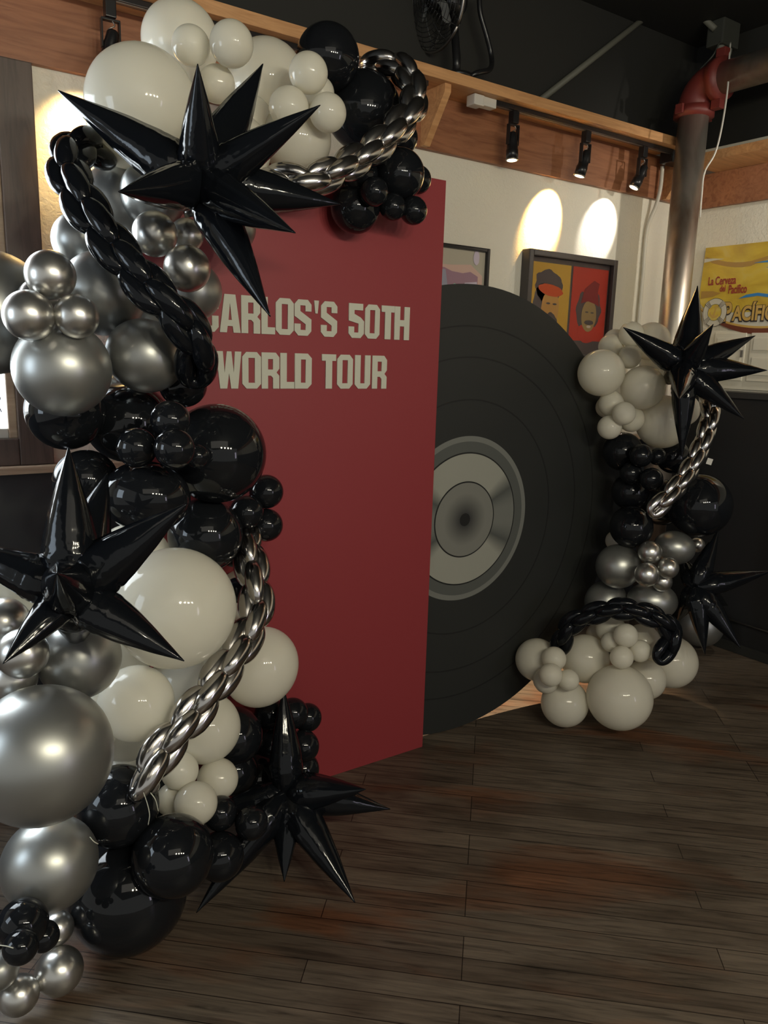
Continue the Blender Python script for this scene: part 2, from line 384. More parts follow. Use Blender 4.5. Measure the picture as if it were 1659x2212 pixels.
# ------------------------------------------------------------------ fan standing on the shelf
FC = at(940, 0, 3.40); t = empty('wall_fan', (FC.x+.1, 2.98, FZ1+.047)); inv = -Vector(t.location)
axis = (RIGHT*-.80-FWD*.55-Vector((0, 0, .22))).normalized(); u = axis.orthogonal().normalized(); vv_ = axis.cross(u)
def ringpt(a, r, s): return FC+inv+axis*s+r*(math.cos(a)*u+math.sin(a)*vv_)
RF = .20
def ring(bm, r, s, th): 
    n = 40; P = [ringpt(2*PI*k/n, r, s) for k in range(n+1)]; tube_bm(bm, P, th, 6)
mk = mat('fan_wire', (.05, .05, .05), .3, .7); mdisc = mat('fan_blade', (.62, .62, .58), .4)
for sgn, nm in ((1, 'front_grille'), (-1, 'rear_grille')):
    bm = bmesh.new()
    for j in range(1, 12):
        r = RF*j/11; ring(bm, r, sgn*.062*math.sqrt(max(0, 1-(j/11)**2))+.0, .0016)
    for k in range(16):
        a = 2*PI*k/16
        tube_bm(bm, [ringpt(a, RF*j/8, sgn*.062*math.sqrt(max(0, 1-(j/8)**2))) for j in range(9)], .0014, 5)
    finish(nm, bm, mk, t, True)
bm = bmesh.new(); ring(bm, RF, 0, .007); finish('rim', bm, M_METAL, t, True)
for k in range(3):
    bm = bmesh.new(); rows = []
    for i in range(9):
        f = i/8; r = .03+f*.11; wd = .9*math.sin(PI*(.12+.8*f))
        rows.append([bm.verts.new(ringpt(2*PI*k/3+wd*(j/4-.5), r, .02*(j/4-.5)*1.4)) for j in range(5)])
    for A, B in zip(rows, rows[1:]):
        for j in range(4): bm.faces.new((A[j], A[j+1], B[j+1], B[j]))
    bmesh.ops.solidify(bm, geom=bm.faces[:], thickness=.002); finish('blade', bm, mdisc, t, True)
tube('hub', [FC+inv+axis*.03, FC+inv+axis*-.03], .032, M_HARD, t, 20)
tube('motor', [FC+inv-axis*.05, FC+inv-axis*.07, FC+inv-axis*.15, FC+inv-axis*.16], [.035, .05, .045, .02], M_HARD, t, 20)
tube('neck', [FC+inv-axis*.10, Vector((0, 0, .08)), Vector((0, 0, .03))], .018, M_HARD, t, 12)
tube('base', [(0, 0, 0), (0, 0, .018), (0, 0, .03)], [.075, .075, .03], M_HARD, t, 24)
tag(t, 'black wire-grille fan standing on the shelf against the black ceiling', 'fan')
tg = on_y(985, 118, 2.93)
bm = bmesh.new(); rows = []
for i in range(8):
    f = i/7; z = tg.z+.045-.09*f; dx = .018*math.sin(f*2.4)
    rows.append([bm.verts.new((tg.x+dx+xx, tg.y-.01*f, z)) for xx in (-.02, .018)])
for A, B in zip(rows, rows[1:]): bm.faces.new((A[0], A[1], B[1], B[0]))
bmesh.ops.solidify(bm, geom=bm.faces[:], thickness=.0008)
mt = mat('tag_paper', (.30, .31, .26), .7)
lv = N(mt, 'ShaderNodeTexWave', bands_direction='Z'); lv.inputs['Scale'].default_value = 17; Lk(mt, coords(mt), lv.inputs['Vector'])
Lk(mt, ramp(mt, lv.outputs['Fac'], [(.4, (.34, .35, .29)), (.75, (.22, .23, .19))]), bsdf(mt).inputs['Base Color'])
finish('warning_tag', bm, mt, t, True)['label'] = 'curled pale paper tag'

# ------------------------------------------------------------------ framed pictures
def framed(x0, x1, z0, z1, depth, fw, m, label, name='framed_picture'):
    t = empty(name, ((x0+x1)/2, YW, z0)); inv = -Vector(t.location)
    bm = bmesh.new(); y0 = YW-.001; y1 = YW-depth
    for a, b in (((x0, y0, z0), (x0+fw, y1, z1)), ((x1-fw, y0, z0), (x1, y1, z1)), ((x0+fw, y0, z0), (x1-fw, y1, z0+fw)), ((x0+fw, y0, z1-fw), (x1-fw, y1, z1))):
        box_bm(bm, Vector(a)+inv, Vector(b)+inv, .006)
    finish('frame', bm, m, t); tag(t, label, 'picture'); return t, inv
mframe = mat('dark_frame_wood', (.045, .036, .034), .4)
x0, x1, z0, z1 = 2.985, 3.685, 1.66, 2.222
t, inv = framed(x0, x1, z0, z1, .062, .032, mframe, 'dark-framed print on the wall with a yellow half and a red half')
p = box('print', Vector((x0+.03, YW-.030, z0+.03))+inv, Vector((x1-.03, YW-.01, z1-.03))+inv, mat('print_grey', (.13, .10, .095), .45), t)
ty = YW-.0315
def W(x, z): return back_wall_matrix(x+inv.x, ty+inv.y, z+inv.z)
my = mat('print_yellow', (.78, .46, .06), .5); mr = mat('print_red', (.62, .055, .03), .5)
mgr = mat('print_charcoal', (.13, .10, .10), .5); mor = mat('print_orange_red', (.75, .10, .02), .5)
msk = mat('print_tan', (.72, .38, .10), .5); ms2 = mat('print_olive_tan', (.44, .30, .12), .5); mwh = mat('print_cream', (.7, .6, .5), .5)
px0, px1, pm0, pm1, pz0, pz1 = 3.045, 3.645, 3.335, 3.352, 1.765, 2.165
def rect(a, b, c, d): return [(a, b), (c, b), (c, d), (a, d)]
base = Matrix.Identity(4)
def sh(nm, polys, m, lay): flat_shapes(nm, polys, m, p, W(0, 0) @ Matrix.Translation((0, 0, .0004*lay)), .0002)
sh('yellow_half', [rect(px0, pz0, pm0, pz1)], my, 0); sh('red_half', [rect(pm1, pz0, px1, pz1)], mr, 0)
# plain generic heads: curly hair with a headband; long hair with a knitted cap
sh('printed_shape', [blob(3.165, 2.045, .105, .085, 40, .22, 1)], mgr, 1)
sh('printed_shape', [blob(3.125, 1.93, .070, .13, 30, .15, 2)], mgr, 1)
sh('printed_shape', [blob(3.19, 1.93, .068, .10, 30, .05, 3)], msk, 2)
sh('printed_shape', [blob(3.185, 2.025, .095, .030, 26, .12, 4, -.12)], mor, 3)
sh('printed_shape', [blob(3.195, 1.862, .050, .045, 26, .2, 5)], mgr, 3)
sh('printed_shape', [blob(3.20, 1.868, .022, .008, 16, 0, 5)], mwh, 4)
sh('printed_shape', [blob(3.172, 1.955, .016, .005, 12), blob(3.222, 1.953, .016, .005, 12)], mgr, 4)
sh('printed_shape', [blob(3.50, 1.93, .100, .115, 40, .2, 7)], mgr, 1)
sh('printed_shape', [blob(3.50, 1.81, .085, .052, 30, .15, 8)], mr, 2)
sh('printed_shape', [blob(3.505, 1.905, .062, .088, 30, .05, 9)], ms2, 3)
sh('printed_shape', [[(3.43, 1.97), (3.455, 2.05), (3.53, 2.10), (3.575, 2.085), (3.565, 2.04), (3.585, 1.96), (3.54, 1.975), (3.49, 1.985)]], mat('print_dark_red', (.30, .03, .03), .5), 4)
sh('printed_shape', [blob(3.508, 1.868, .038, .013, 22, .2, 10)], mgr, 5)
sh('printed_shape', [blob(3.508, 1.845, .018, .008, 16)], mwh, 6)
sh('printed_shape', [blob(3.485, 1.925, .014, .004, 12), blob(3.530, 1.923, .014, .004, 12)], mgr, 5)
box('glass', Vector((x0+.032, YW-.040, z0+.032))+inv, Vector((x1-.032, YW-.0385, z1-.032))+inv, mg, t)

x0, x1, z0, z1 = 2.12, 2.735, 1.55, 2.196
t, inv = framed(x0, x1, z0, z1, .035, .020, M_HARD, 'black-framed pastel print behind the top of the record cutout')
p = box('print', Vector((x0+.018, YW-.018, z0+.018))+inv, Vector((x1-.018, YW-.006, z1-.018))+inv, mat('print_beige', (.46, .42, .33), .5), t)
ty = YW-.0195
sh('printed_shape', [[(2.15, 1.95), (2.15, 2.09), (2.50, 2.10), (2.62, 2.11), (2.70, 2.06), (2.70, 1.95)]], mat('print_peach', (.62, .42, .35), .5), 1)
sh('printed_shape', [[(2.15, 1.7), (2.15, 2.08), (2.45, 2.085), (2.50, 2.07), (2.57, 2.065), (2.62, 2.075), (2.67, 2.055), (2.67, 1.7)]], mat('print_mauve', (.34, .20, .26), .5), 2)
sh('printed_shape', [[(2.15, 1.7), (2.15, 2.07), (2.46, 2.075), (2.48, 1.98), (2.45, 1.7)]], mat('print_grey_blue', (.32, .32, .40), .5), 3)
sh('printed_shape', [blob(2.53, 1.965, .045, .045, 24, .15, 3)], mat('print_mint', (.25, .62, .48), .5), 4)
sh('printed_shape', [[(2.59, 1.9), (2.585, 2.02), (2.665, 2.03), (2.68, 1.9)]], mat('print_lilac', (.58, .50, .60), .5), 4)
sh('printed_shape', [blob(2.655, 2.145, .02, .035, 18, .1, 3)], bpy.data.materials['print_lilac'], 4)
sh('printed_shape', [[(2.64, 1.93), (2.64, 2.0), (2.655, 1.985), (2.675, 2.0), (2.67, 1.93)]], mgr, 5)

# ------------------------------------------------------------------ beer sign on the right wall
SX = XW-.012
yL, yR = 2.912, 2.10
t = empty('metal_beer_sign', (XW, (yL+yR)/2, 1.85)); ts = t; s_inv = -Vector(t.location)
def RW(y=0, z=0, lay=0): return Matrix.Translation(s_inv) @ right_wall_matrix(SX-.0007*lay, 0, 0) @ Matrix.Translation((-y, z, 0))
def rs(nm, polys, m, lay, th=.0003): return flat_shapes(nm, [[(-a, b) for a, b in pl] for pl in polys], m, ts, RW(0, 0, lay), th)
m1 = mat('sign_yellow', (.62, .44, .045), .35); 
sn = noisy(m1, coords(m1, (1, 1, 2)), 5, 4, .8); Lk(m1, ramp(m1, sn, [(.3, (.52, .33, .03)), (.55, (.66, .47, .05)), (.8, (.70, .58, .20))]), bsdf(m1).inputs['Base Color'])
m2 = mat('sign_ochre', (.42, .24, .05), .35); m3 = mat('sign_blue', (.04, .22, .52), .35); m4 = mat('sign_white', (.62, .59, .50), .4)
m5 = mat('sign_red', (.33, .03, .03), .35); m6 = mat('sign_brown', (.16, .04, .02), .35); m7 = mat('sign_gold', (.60, .38, .10), .3); m8 = mat('sign_black', (.03, .02, .02), .4)
bowl = [(yL-.01+(yR-yL+.01)*k/20, 1.99-.115*math.sin(PI*k/20)**.7) for k in range(21)]
rs('plate', [[(yL, 2.335), (yR, 2.335), (yR, 2.0)]+bowl[::-1][1:-1]+[(yL+.012, 2.03)]], m1, 0, .003)
rs('printed_band', [[(yL, 2.285)]+[(yL-.05*k, 2.285-.05*math.sin(k/5*PI*.5)) for k in range(1, 7)]+[(yL-.3-.05*k, 2.235+.012*k) for k in range(1, 6)]+[(yL-.3-.05*k, 2.215+.012*k) for k in range(5, 0, -1)]+[(yL-.05*k, 2.262-.055*math.sin(k/5*PI*.5)) for k in range(6, 0, -1)]], m2, 5)
rs('printed_band', [[(yL, 2.272), (yL-.06, 2.270), (yL-.13, 2.262), (yL-.06, 2.258), (yL, 2.250)]], m4, 6)
rs('printed_band', [[(yL, 2.085), (yL-.08, 2.082), (yL-.13, 2.068), (yL-.08, 2.05), (yL, 2.04)]], m2, 5)
rs('printed_band', [[(2.60, 2.225), (2.50, 2.235), (2.40, 2.22), (2.50, 2.222)]], m3, 6)
rs('printed_band', [[(2.52, 2.195), (2.42, 2.215), (2.42, 2.19)]], m3, 6)
rs('printed_band', [[(2.665, 2.032), (2.62, 2.052), (2.55, 2.060), (2.46, 2.045), (2.40, 2.02), (2.40, 2.005), (2.46, 2.028), (2.55, 2.043)]], m3, 6)
rs('printed_band', [bowl+[(y, z-.018) for y, z in bowl[::-1]]], m7, 5)
rs('printed_band', [[(y, z-.012) for y, z in bowl]+[(y, z-.034*math.sin(PI*min(max((yL-y)/(yL-yR), .02), .98))-.012) for y, z in bowl[::-1]]], m6, 6)
def rt(nm, body, size, y, z, m, lay, sx=1, th=.0004, off=0, shear=0):
    return text_mesh(nm, body, size, m, ts, RW(y, z, lay), th, shear, off, sx)
rt('printed_lettering', 'La Cerveza', .066, 2.872, 2.118, m5, 7, .60, off=.0012)
rt('printed_lettering', 'del', .050, 2.790, 2.078, m5, 7, .62, off=.001)
rt('printed_lettering', 'Pacífico', .068, 2.735, 2.064, m5, 7, .56, off=.0012)
rs('printed_band', [[(2.75, 1.955), (yR, 1.955)]+bowl[::-1][:-3]], m4, 4)
rt('printed_lettering', 'P', .150, 2.752, 1.905, m8, 7, .66, off=.010)
rt('printed_lettering', 'ACÍFICO', .112, 2.690, 1.908, m8, 7, .74, off=.009)
rt('printed_lettering', 'P', .150, 2.750, 1.908, m7, 8, .66, off=.004)
rt('printed_lettering', 'ACÍFICO', .112, 2.688, 1.911, m7, 8, .74, off=.0035)
# life ring with anchor
lc = (2.806, 1.958)
rs('life_ring', [blob(*lc, .077, .080, 40), blob(*lc, .044, .047, 40)], m4, 9)
rs('life_ring_outline', [blob(*lc, .0795, .0825, 40), blob(*lc, .077, .080, 40)], m8, 9)
rs('life_ring_outline', [blob(*lc, .0455, .0485, 40), blob(*lc, .044, .047, 40)], m8, 10)
for k in range(4):
    a = PI/4+k*PI/2
    q = lambda r, da: (lc[0]+r*math.cos(a+da), lc[1]+r*1.03*math.sin(a+da))
    rs('rope_band', [[q(.041, -.22), q(.082, -.16), q(.082, .16), q(.041, .22)]], m4, 11)
    for da in (-.19, -.06, .07, .19): rs('rope_line', [[q(.041, da-.025), q(.082, da*.8-.012), q(.082, da*.8+.012), q(.041, da+.025)]], m8, 12)
rs('anchor_disc', [blob(*lc, .0435, .0465, 40)], m1, 9)
an = Matrix.Rotation(.25, 2)
def A(*pts): return [tuple(Vector(lc)+an @ Vector(q)) for q in pts]
rs('anchor', [A((-.004, .022), (.004, .022), (.006, -.018), (.022, -.012), (.024, 0), (.032, -.012), (.020, -.026), (0, -.034), (-.020, -.026), (-.032, -.012), (-.024, 0), (-.022, -.012), (-.006, -.018))], m7, 10)
rs('anchor', [A(*[(.010*math.cos(k*PI/8), .032+.010*math.sin(k*PI/8)) for k in range(16)]), A(*[(.005*math.cos(k*PI/8), .032+.005*math.sin(k*PI/8)) for k in range(16)])], m7, 11)
tag(t, 'yellow metal beer sign with a life ring on the white right wall', 'sign')
# white painted electrical cabinet doors under the sign
t = empty('electrical_cabinet', (XW, 2.4, 1.515)); inv = -Vector(t.location)
mcab = mat('white_cabinet_paint', (.70, .66, .55), .4)
box('housing', Vector((XW-.014, 1.5, 1.515))+inv, Vector((XW-.001, 2.83, 1.852))+inv, mcab, t, .003)
for i, (a, b) in enumerate(((2.585, 2.785), (2.365, 2.555))):
    dr = box('door', Vector((XW-.022, a, 1.565))+inv, Vector((XW-.0145, b, 1.838))+inv, mcab, t, .003)
    bm = bmesh.new(); box_bm(bm, Vector((XW-.027, a+.02, 1.60))+inv, Vector((XW-.0225, b-.02, 1.70))+inv, .003); box_bm(bm, Vector((XW-.027, a+.02, 1.74))+inv, Vector((XW-.0225, b-.02, 1.81))+inv, .003)
    finish('raised_panel', bm, mcab, dr)
    bm = bmesh.new(); box_bm(bm, Vector((XW-.034, a+.005, 1.70))+inv, Vector((XW-.0275, a+.018, 1.74))+inv, .002); finish('latch', bm, mat('latch_metal', (.25, .24, .22), .4, .8), dr)
tag(t, 'white painted cabinet with two small doors below the yellow sign', 'cabinet')

# window poster with reversed lettering, seen from inside
t = empty('window_poster', (.3, YW+.055, 1.35)); inv = -Vector(t.location)
mpst = mat('poster_paper', (.75, .78, .78), .8); bsdf(mpst).inputs['Emission Color'].default_value = (.8, .88, .95, 1); bsdf(mpst).inputs['Emission Strength'].default_value = .75  # emission puts the daylight behind the sheet into the paper itself
mpst.name = 'backlit_poster_paper'
box('sheet', Vector((.05, YW+.010, 1.362))+inv, Vector((.450, YW+.0115, 1.9))+inv, mpst, t)
for body, z in (('KITCHEN', 1.520), ('PATIO', 1.487), ('CANTINA', 1.446), ('AIR', 1.407)):
    text_mesh('printed_lettering', body[:2], .033, mat('poster_ink', (.05, .05, .06), .6), t,
              Matrix.Translation(inv) @ back_wall_matrix(.442, YW+.0095, z) @ Matrix.Diagonal((-.9, 1, 1, 1)), .0003)
tag(t, 'backlit paper poster in the left window with reversed dark letters', 'poster')

# ------------------------------------------------------------------ red panel with block lettering
PY = 2.404
t = empty('red_backdrop_panel', (1.316, PY+.01, 0)); inv = -Vector(t.location)
box('board', Vector((.738, PY, 0))+inv, Vector((1.893, PY+.02, 2.295))+inv, M_RED, t, .0015)
def G(ch):
    """block capitals in a unit cell, chamfered corners; first outline, then holes / extra pieces"""
    c, s = .22, .27       # chamfer, stroke
    oct_ = [(c, 0), (1-c, 0), (1, .13), (1, .87), (1-c, 1), (c, 1), (0, .87), (0, .13)]
    hole = [(s+.06, .16), (1-s-.06, .16), (1-s-.06, .84), (s+.06, .84)]
    if ch in 'O0': return [oct_, hole]
    if ch == 'C': return [[(c, 0), (1-c, 0), (1, .13), (1, .42), (.66, .42), (.66, .16), (.36, .16), (.36, .84), (.66, .84), (.66, .60), (1, .60), (1, .87), (1-c, 1), (c, 1), (0, .87), (0, .13)]]
    if ch == 'A': return [[(0, 0), (.34, 0), (.38, .17), (.62, .17), (.66, 0), (1, 0), (.76, 1), (.24, 1)], [(.42, .33), (.58, .33), (.50, .78)]]
    if ch == 'R': return [[(0, 0), (.36, 0), (.36, .36), (.52, .36), (.64, .30), (.64, 0), (1, 0), (1, .36), (.84, .45), (1, .56), (1, .87), (.80, 1), (0, 1)], [(.36, .53), (.64, .53), (.64, .82), (.36, .82)]]
    if ch == 'L': return [[(0, 0), (1, 0), (1, .19), (.46, .19), (.46, 1), (0, 1)]]
    if ch == 'S': return [[(c, 0), (1-c, 0), (1, .13), (1, .46), (.34, .68), (.34, .84), (.64, .84), (.64, .68), (1, .68), (1, .87), (1-c, 1), (c, 1), (0, .87), (0, .54), (.66, .32), (.66, .16), (.36, .16), (.36, .33), (0, .33), (0, .13)]]
    if ch == '5': return [[(c, 0), (1-c, 0), (1, .13), (1, .49), (1-c, .60), (.36, .70), (.36, .81), (.92, .81), (.92, 1), (0, 1), (0, .50), (.64, .42), (.64, .16), (.36, .16), (.36, .33), (0, .33), (0, .13)]]
    if ch == 'T': return [[(.27, 0), (.73, 0), (.73, .81), (1, .81), (1, 1), (0, 1), (0, .81), (.27, .81)]]
    if ch == 'H': return [[(0, 0), (.36, 0), (.36, .41), (.64, .41), (.64, 0), (1, 0), (1, 1), (.64, 1), (.64, .60), (.36, .60), (.36, 1), (0, 1)]]
    if ch == 'W': return [[(.14, 0), (.42, 0), (.50, .42), (.58, 0), (.86, 0), (1, 1), (.74, 1), (.69, .42), (.60, 1), (.42, 1), (.32, .42), (.26, 1), (0, 1)]]
    if ch == 'D': return [[(0, 0), (.76, 0), (1, .13), (1, .87), (.76, 1), (0, 1)], [(.36, .17), (.64, .17), (.64, .83), (.36, .83)]]
    if ch == 'U': return [[(c, 0), (1-c, 0), (1, .13), (1, 1), (.64, 1), (.64, .16), (.36, .16), (.36, 1), (0, 1), (0, .13)]]
    if ch == "'": return [[(.25, .64), (.75, .64), (1, 1), (0, 1)]]
def lettering(rows, zb, zt):
    for ch, a, b in rows:
        polys = [[(a+inv.x+x*(b-a), zb+y*(zt-zb)) for x, y in pl] for pl in G(ch)]
        flat_shapes('letter', polys, M_LET, t, back_wall_matrix(0, PY-.0022+inv.y, 0), .002)
lettering([('C', .922, .987), ('A', .9904, 1.0628), ('R', 1.0655, 1.133), ('L', 1.137, 1.1874), ('O', 1.1897, 1.2573), ('S', 1.2602, 1.3256), ("'", 1.336, 1.3546),
           ('S', 1.3633, 1.4289), ('5', 1.4767, 1.5415), ('0', 1.5455, 1.6093), ('T', 1.6168, 1.6747), ('H', 1.6754, 1.7439)], 1.709, 1.829)
lettering([('W', .9773, 1.0646), ('O', 1.0674, 1.1352), ('R', 1.1375, 1.2033), ('L', 1.2069, 1.2607), ('D', 1.2625, 1.3287), ('T', 1.3695, 1.4271),
           ('O', 1.4323, 1.498), ('U', 1.5067, 1.5737), ('R', 1.582, 1.6468)], 1.529, 1.649)
tag(t, 'tall red backdrop panel with cream block capitals near its top', 'backdrop panel')

# ------------------------------------------------------------------ record cutout
RC = Vector((2.112, 2.46, .972)); RR = .97
t = empty('record_cutout', (RC.x, RC.y, 0))
M_VIN = mat('printed_vinyl_black', (.017, .0185, .0175), .55)
def disc(nm, r, y0, y1, m, parent, n=128, r_in=0):
    bm = bmesh.new(); c = Vector((0, 0, RC.z))
    def rg(rr, y): return [bm.verts.new((c.x+rr*math.cos(2*PI*k/n), y, c.z+rr*math.sin(2*PI*k/n))) for k in range(n)]
    A, B = rg(r, y0), rg(r, y1)
    for k in range(n): bm.faces.new((A[k], A[(k+1) % n], B[(k+1) % n], B[k]))
    if r_in:
        A2, B2 = rg(r_in, y0), rg(r_in, y1)
        for k in range(n):
            j = (k+1) % n; bm.faces.new((A2[k], A2[j], B2[j], B2[k])); bm.faces.new((A[k], A[j], A2[j], A2[k])); bm.faces.new((B[k], B[j], B2[j], B2[k]))
    else: bm.faces.new(A); bm.faces.new(B[::-1])
    return finish(nm, bm, m, parent)
disc('board', RR, 0, .02, M_VIN, t)
mg1 = mat('groove_ink', (.007, .0075, .0075), .6)
for r in (.512, .545+.14, .81): disc('groove', r, -.0008, -.0002, mg1, t, 160, r-.006)
M_R1 = mat('label_light_grey', (.17, .175, .16), .5); M_R2 = mat('label_dark_grey', (.085, .09, .084), .5)
lab = disc('label', .358, -.0012, -.0002, M_R1, t)
disc('label_ring', .335, -.0020, -.0013, M_R2, lab)
disc('label_line', .290, -.0028, -.0021, mg1, lab)
# printed metallic sheen wedges belong to the printed artwork of the label
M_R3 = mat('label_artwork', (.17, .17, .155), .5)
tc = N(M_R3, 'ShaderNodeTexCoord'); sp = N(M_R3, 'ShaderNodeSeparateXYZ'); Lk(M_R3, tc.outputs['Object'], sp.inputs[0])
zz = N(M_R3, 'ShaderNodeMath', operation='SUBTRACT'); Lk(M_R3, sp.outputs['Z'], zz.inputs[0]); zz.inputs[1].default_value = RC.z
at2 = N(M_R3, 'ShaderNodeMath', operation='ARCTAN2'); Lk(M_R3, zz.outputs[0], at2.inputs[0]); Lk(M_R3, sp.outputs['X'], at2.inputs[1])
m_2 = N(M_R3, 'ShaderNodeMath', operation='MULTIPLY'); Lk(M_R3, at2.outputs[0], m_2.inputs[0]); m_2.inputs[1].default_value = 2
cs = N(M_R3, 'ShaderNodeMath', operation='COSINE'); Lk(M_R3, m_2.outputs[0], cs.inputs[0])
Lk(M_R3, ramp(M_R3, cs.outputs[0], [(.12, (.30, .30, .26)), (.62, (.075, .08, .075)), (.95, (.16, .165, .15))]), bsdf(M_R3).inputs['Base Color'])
disc('label_disc', .284, -.0036, -.0029, M_R3, lab)
disc('label_line', .166, -.0044, -.0037, mg1, lab)
M_R4 = mat('label_centre_print', (.15, .15, .14), .5)
tc = N(M_R4, 'ShaderNodeTexCoord'); sb = N(M_R4, 'ShaderNodeVectorMath', operation='SUBTRACT'); sb.inputs[1].default_value = (0, 0, RC.z); Lk(M_R4, tc.outputs['Object'], sb.inputs[0])
ln = N(M_R4, 'ShaderNodeVectorMath', operation='LENGTH'); Lk(M_R4, sb.outputs[0], ln.inputs[0])
Lk(M_R4, ramp(M_R4, ln.outputs['Value'], [(.03, (.04, .04, .04)), (.115, (.19, .19, .17))]), bsdf(M_R4).inputs['Base Color'])
disc('label_centre', .160, -.0052, -.0045, M_R4, lab)
disc('spindle_hole', .028, -.0058, -.0053, mat('hole_black', (.006, .006, .006), .7), lab, 40)
tag(t, 'giant black vinyl record cutout with a grey centre label', 'record cutout')

# ------------------------------------------------------------------ balloons
def balloon_mesh(nm, m, stretch=1.04):
    bm = bmesh.new(); prof = []
    n = 26
    for i in range(n+1):
        a = PI*i/n; z = math.cos(a); r = math.sin(a)
        if z < 0: r *= 1-.10*(-z)**2; z *= stretch+.02*(z*z)
        prof.append((r, z))
    prof = prof[:-1] + [(.035, -stretch-.045), (.028, -stretch-.075), (.05, -stretch-.105), (.055, -stretch-.125), (.0, -stretch-.125)]
    seg = 48; rings = []
    for r, z in prof:
        rings.append([bm.verts.new((0, 0, z))] if r < 1e-5 else [bm.verts.new((r*math.cos(2*PI*k/seg), r*math.sin(2*PI*k/seg), z)) for k in range(seg)])
    for A, B in zip(rings, rings[1:]):
        for k in range(seg):
            j = (k+1) % seg
            if len(A) == 1: bm.faces.new((A[0], B[k], B[j]))
            elif len(B) == 1: bm.faces.new((A[k], B[0], A[j]))
            else: bm.faces.new((A[k], B[k], B[j], A[j]))
    bmesh.ops.recalc_face_normals(bm, faces=bm.faces)
    me = bpy.data.meshes.new(nm); bm.to_mesh(me); bm.free(); me.materials.append(m)
    for p in me.polygons: p.use_smooth = True
    return me
BM = {'w': balloon_mesh('balloon', M_W), 'k': balloon_mesh('balloon', M_K, 1.02), 's': balloon_mesh('balloon', M_S, 1.03), 'c': balloon_mesh('balloon', M_C, 1.02)}
CN = {'w': 'white', 'k': 'black', 's': 'silver', 'c': 'silver'}
def place(px, py, r, d):
    # the outline of an off-axis ball sits slightly further out than its centre
    ox, oy = px-CX, py-CY; al = r/F; sec2 = 1+(ox*ox+oy*oy)/F**2
    k = 1/(1+al*al*sec2*0.9); return at(CX+ox*k, CY+oy*k, d), r*d/F
def legal(px, py, r, d):
    for _ in range(80):
        P, R_ = place(px, py, r, d)
        if P.z < R_ or (.70 < P.x < 1.93 and P.z < 2.33 and P.y+R_*.97 > PY) or (P.x > 2.0 and P.x < 3.05 and P.y+R_*.97 > 2.46 and P.z < 1.7): d -= .008
        else: break
    return d
def settle(rows):
    """neighbours press against each other instead of sharing space"""
    D_ = [legal(*b[1:5]) for b in rows]; D0 = [b[4] for b in rows]
    for it in range(90):
        G_ = [place(b[1], b[2], b[3], d) for b, d in zip(rows, D_)]
        for i in range(len(rows)):
            for j in range(i):
                (P, r1), (Q, r2) = G_[i], G_[j]
                pen = r1+r2-(P-Q).length-.16*min(r1, r2)
                if pen > 0:
                    f, g = (i, j) if D_[i] <= D_[j] else (j, i); m_ = min(.01, pen*.5)
                    D_[f] = max(D_[f]-m_*.3, D0[f]-.05); D_[g] = min(D_[g]+m_, D0[g]+.32)
        D_ = [legal(*b[1:4], d) for b, d in zip(rows, D_)]
    return D_
def balloon(kind, px, py, r, d, label, group, sq=None):
    P, R_ = place(px, py, r, d)
    o = bpy.data.objects.new('balloon', BM[kind]); COL.objects.link(o)
    o.location = P; s = (R_, R_, R_)
    o.scale = s
    ax = (-(FWD*1.0) + Vector((random.uniform(-.6, .6), random.uniform(-.6, .6), random.uniform(-.45, .45)))).normalized()
    if P.z < R_*1.25: ax = Vector((ax.x*.5-.2, ax.y*.5-.3, -.0)).normalized()
    q = ax.to_track_quat('Z', 'Y'); o.rotation_euler = q.to_euler()
    if sq:                                                     # pressed between its neighbours: (angle in the view, along, across)
        ang, a_, b_ = sq
        e1 = (RIGHT*math.cos(ang) + UPV*math.sin(ang)); e2 = (UPV*math.cos(ang) - RIGHT*math.sin(ang))
        o.rotation_euler = Matrix((e1, e2, e1.cross(e2))).transposed().to_euler(); o.scale = (R_*a_, R_*b_, R_)
    tag(o, label, 'balloon', group); return o
GL = 'balloons of the tall garland beside the red panel'; GR = 'balloons of the short garland beside the record'
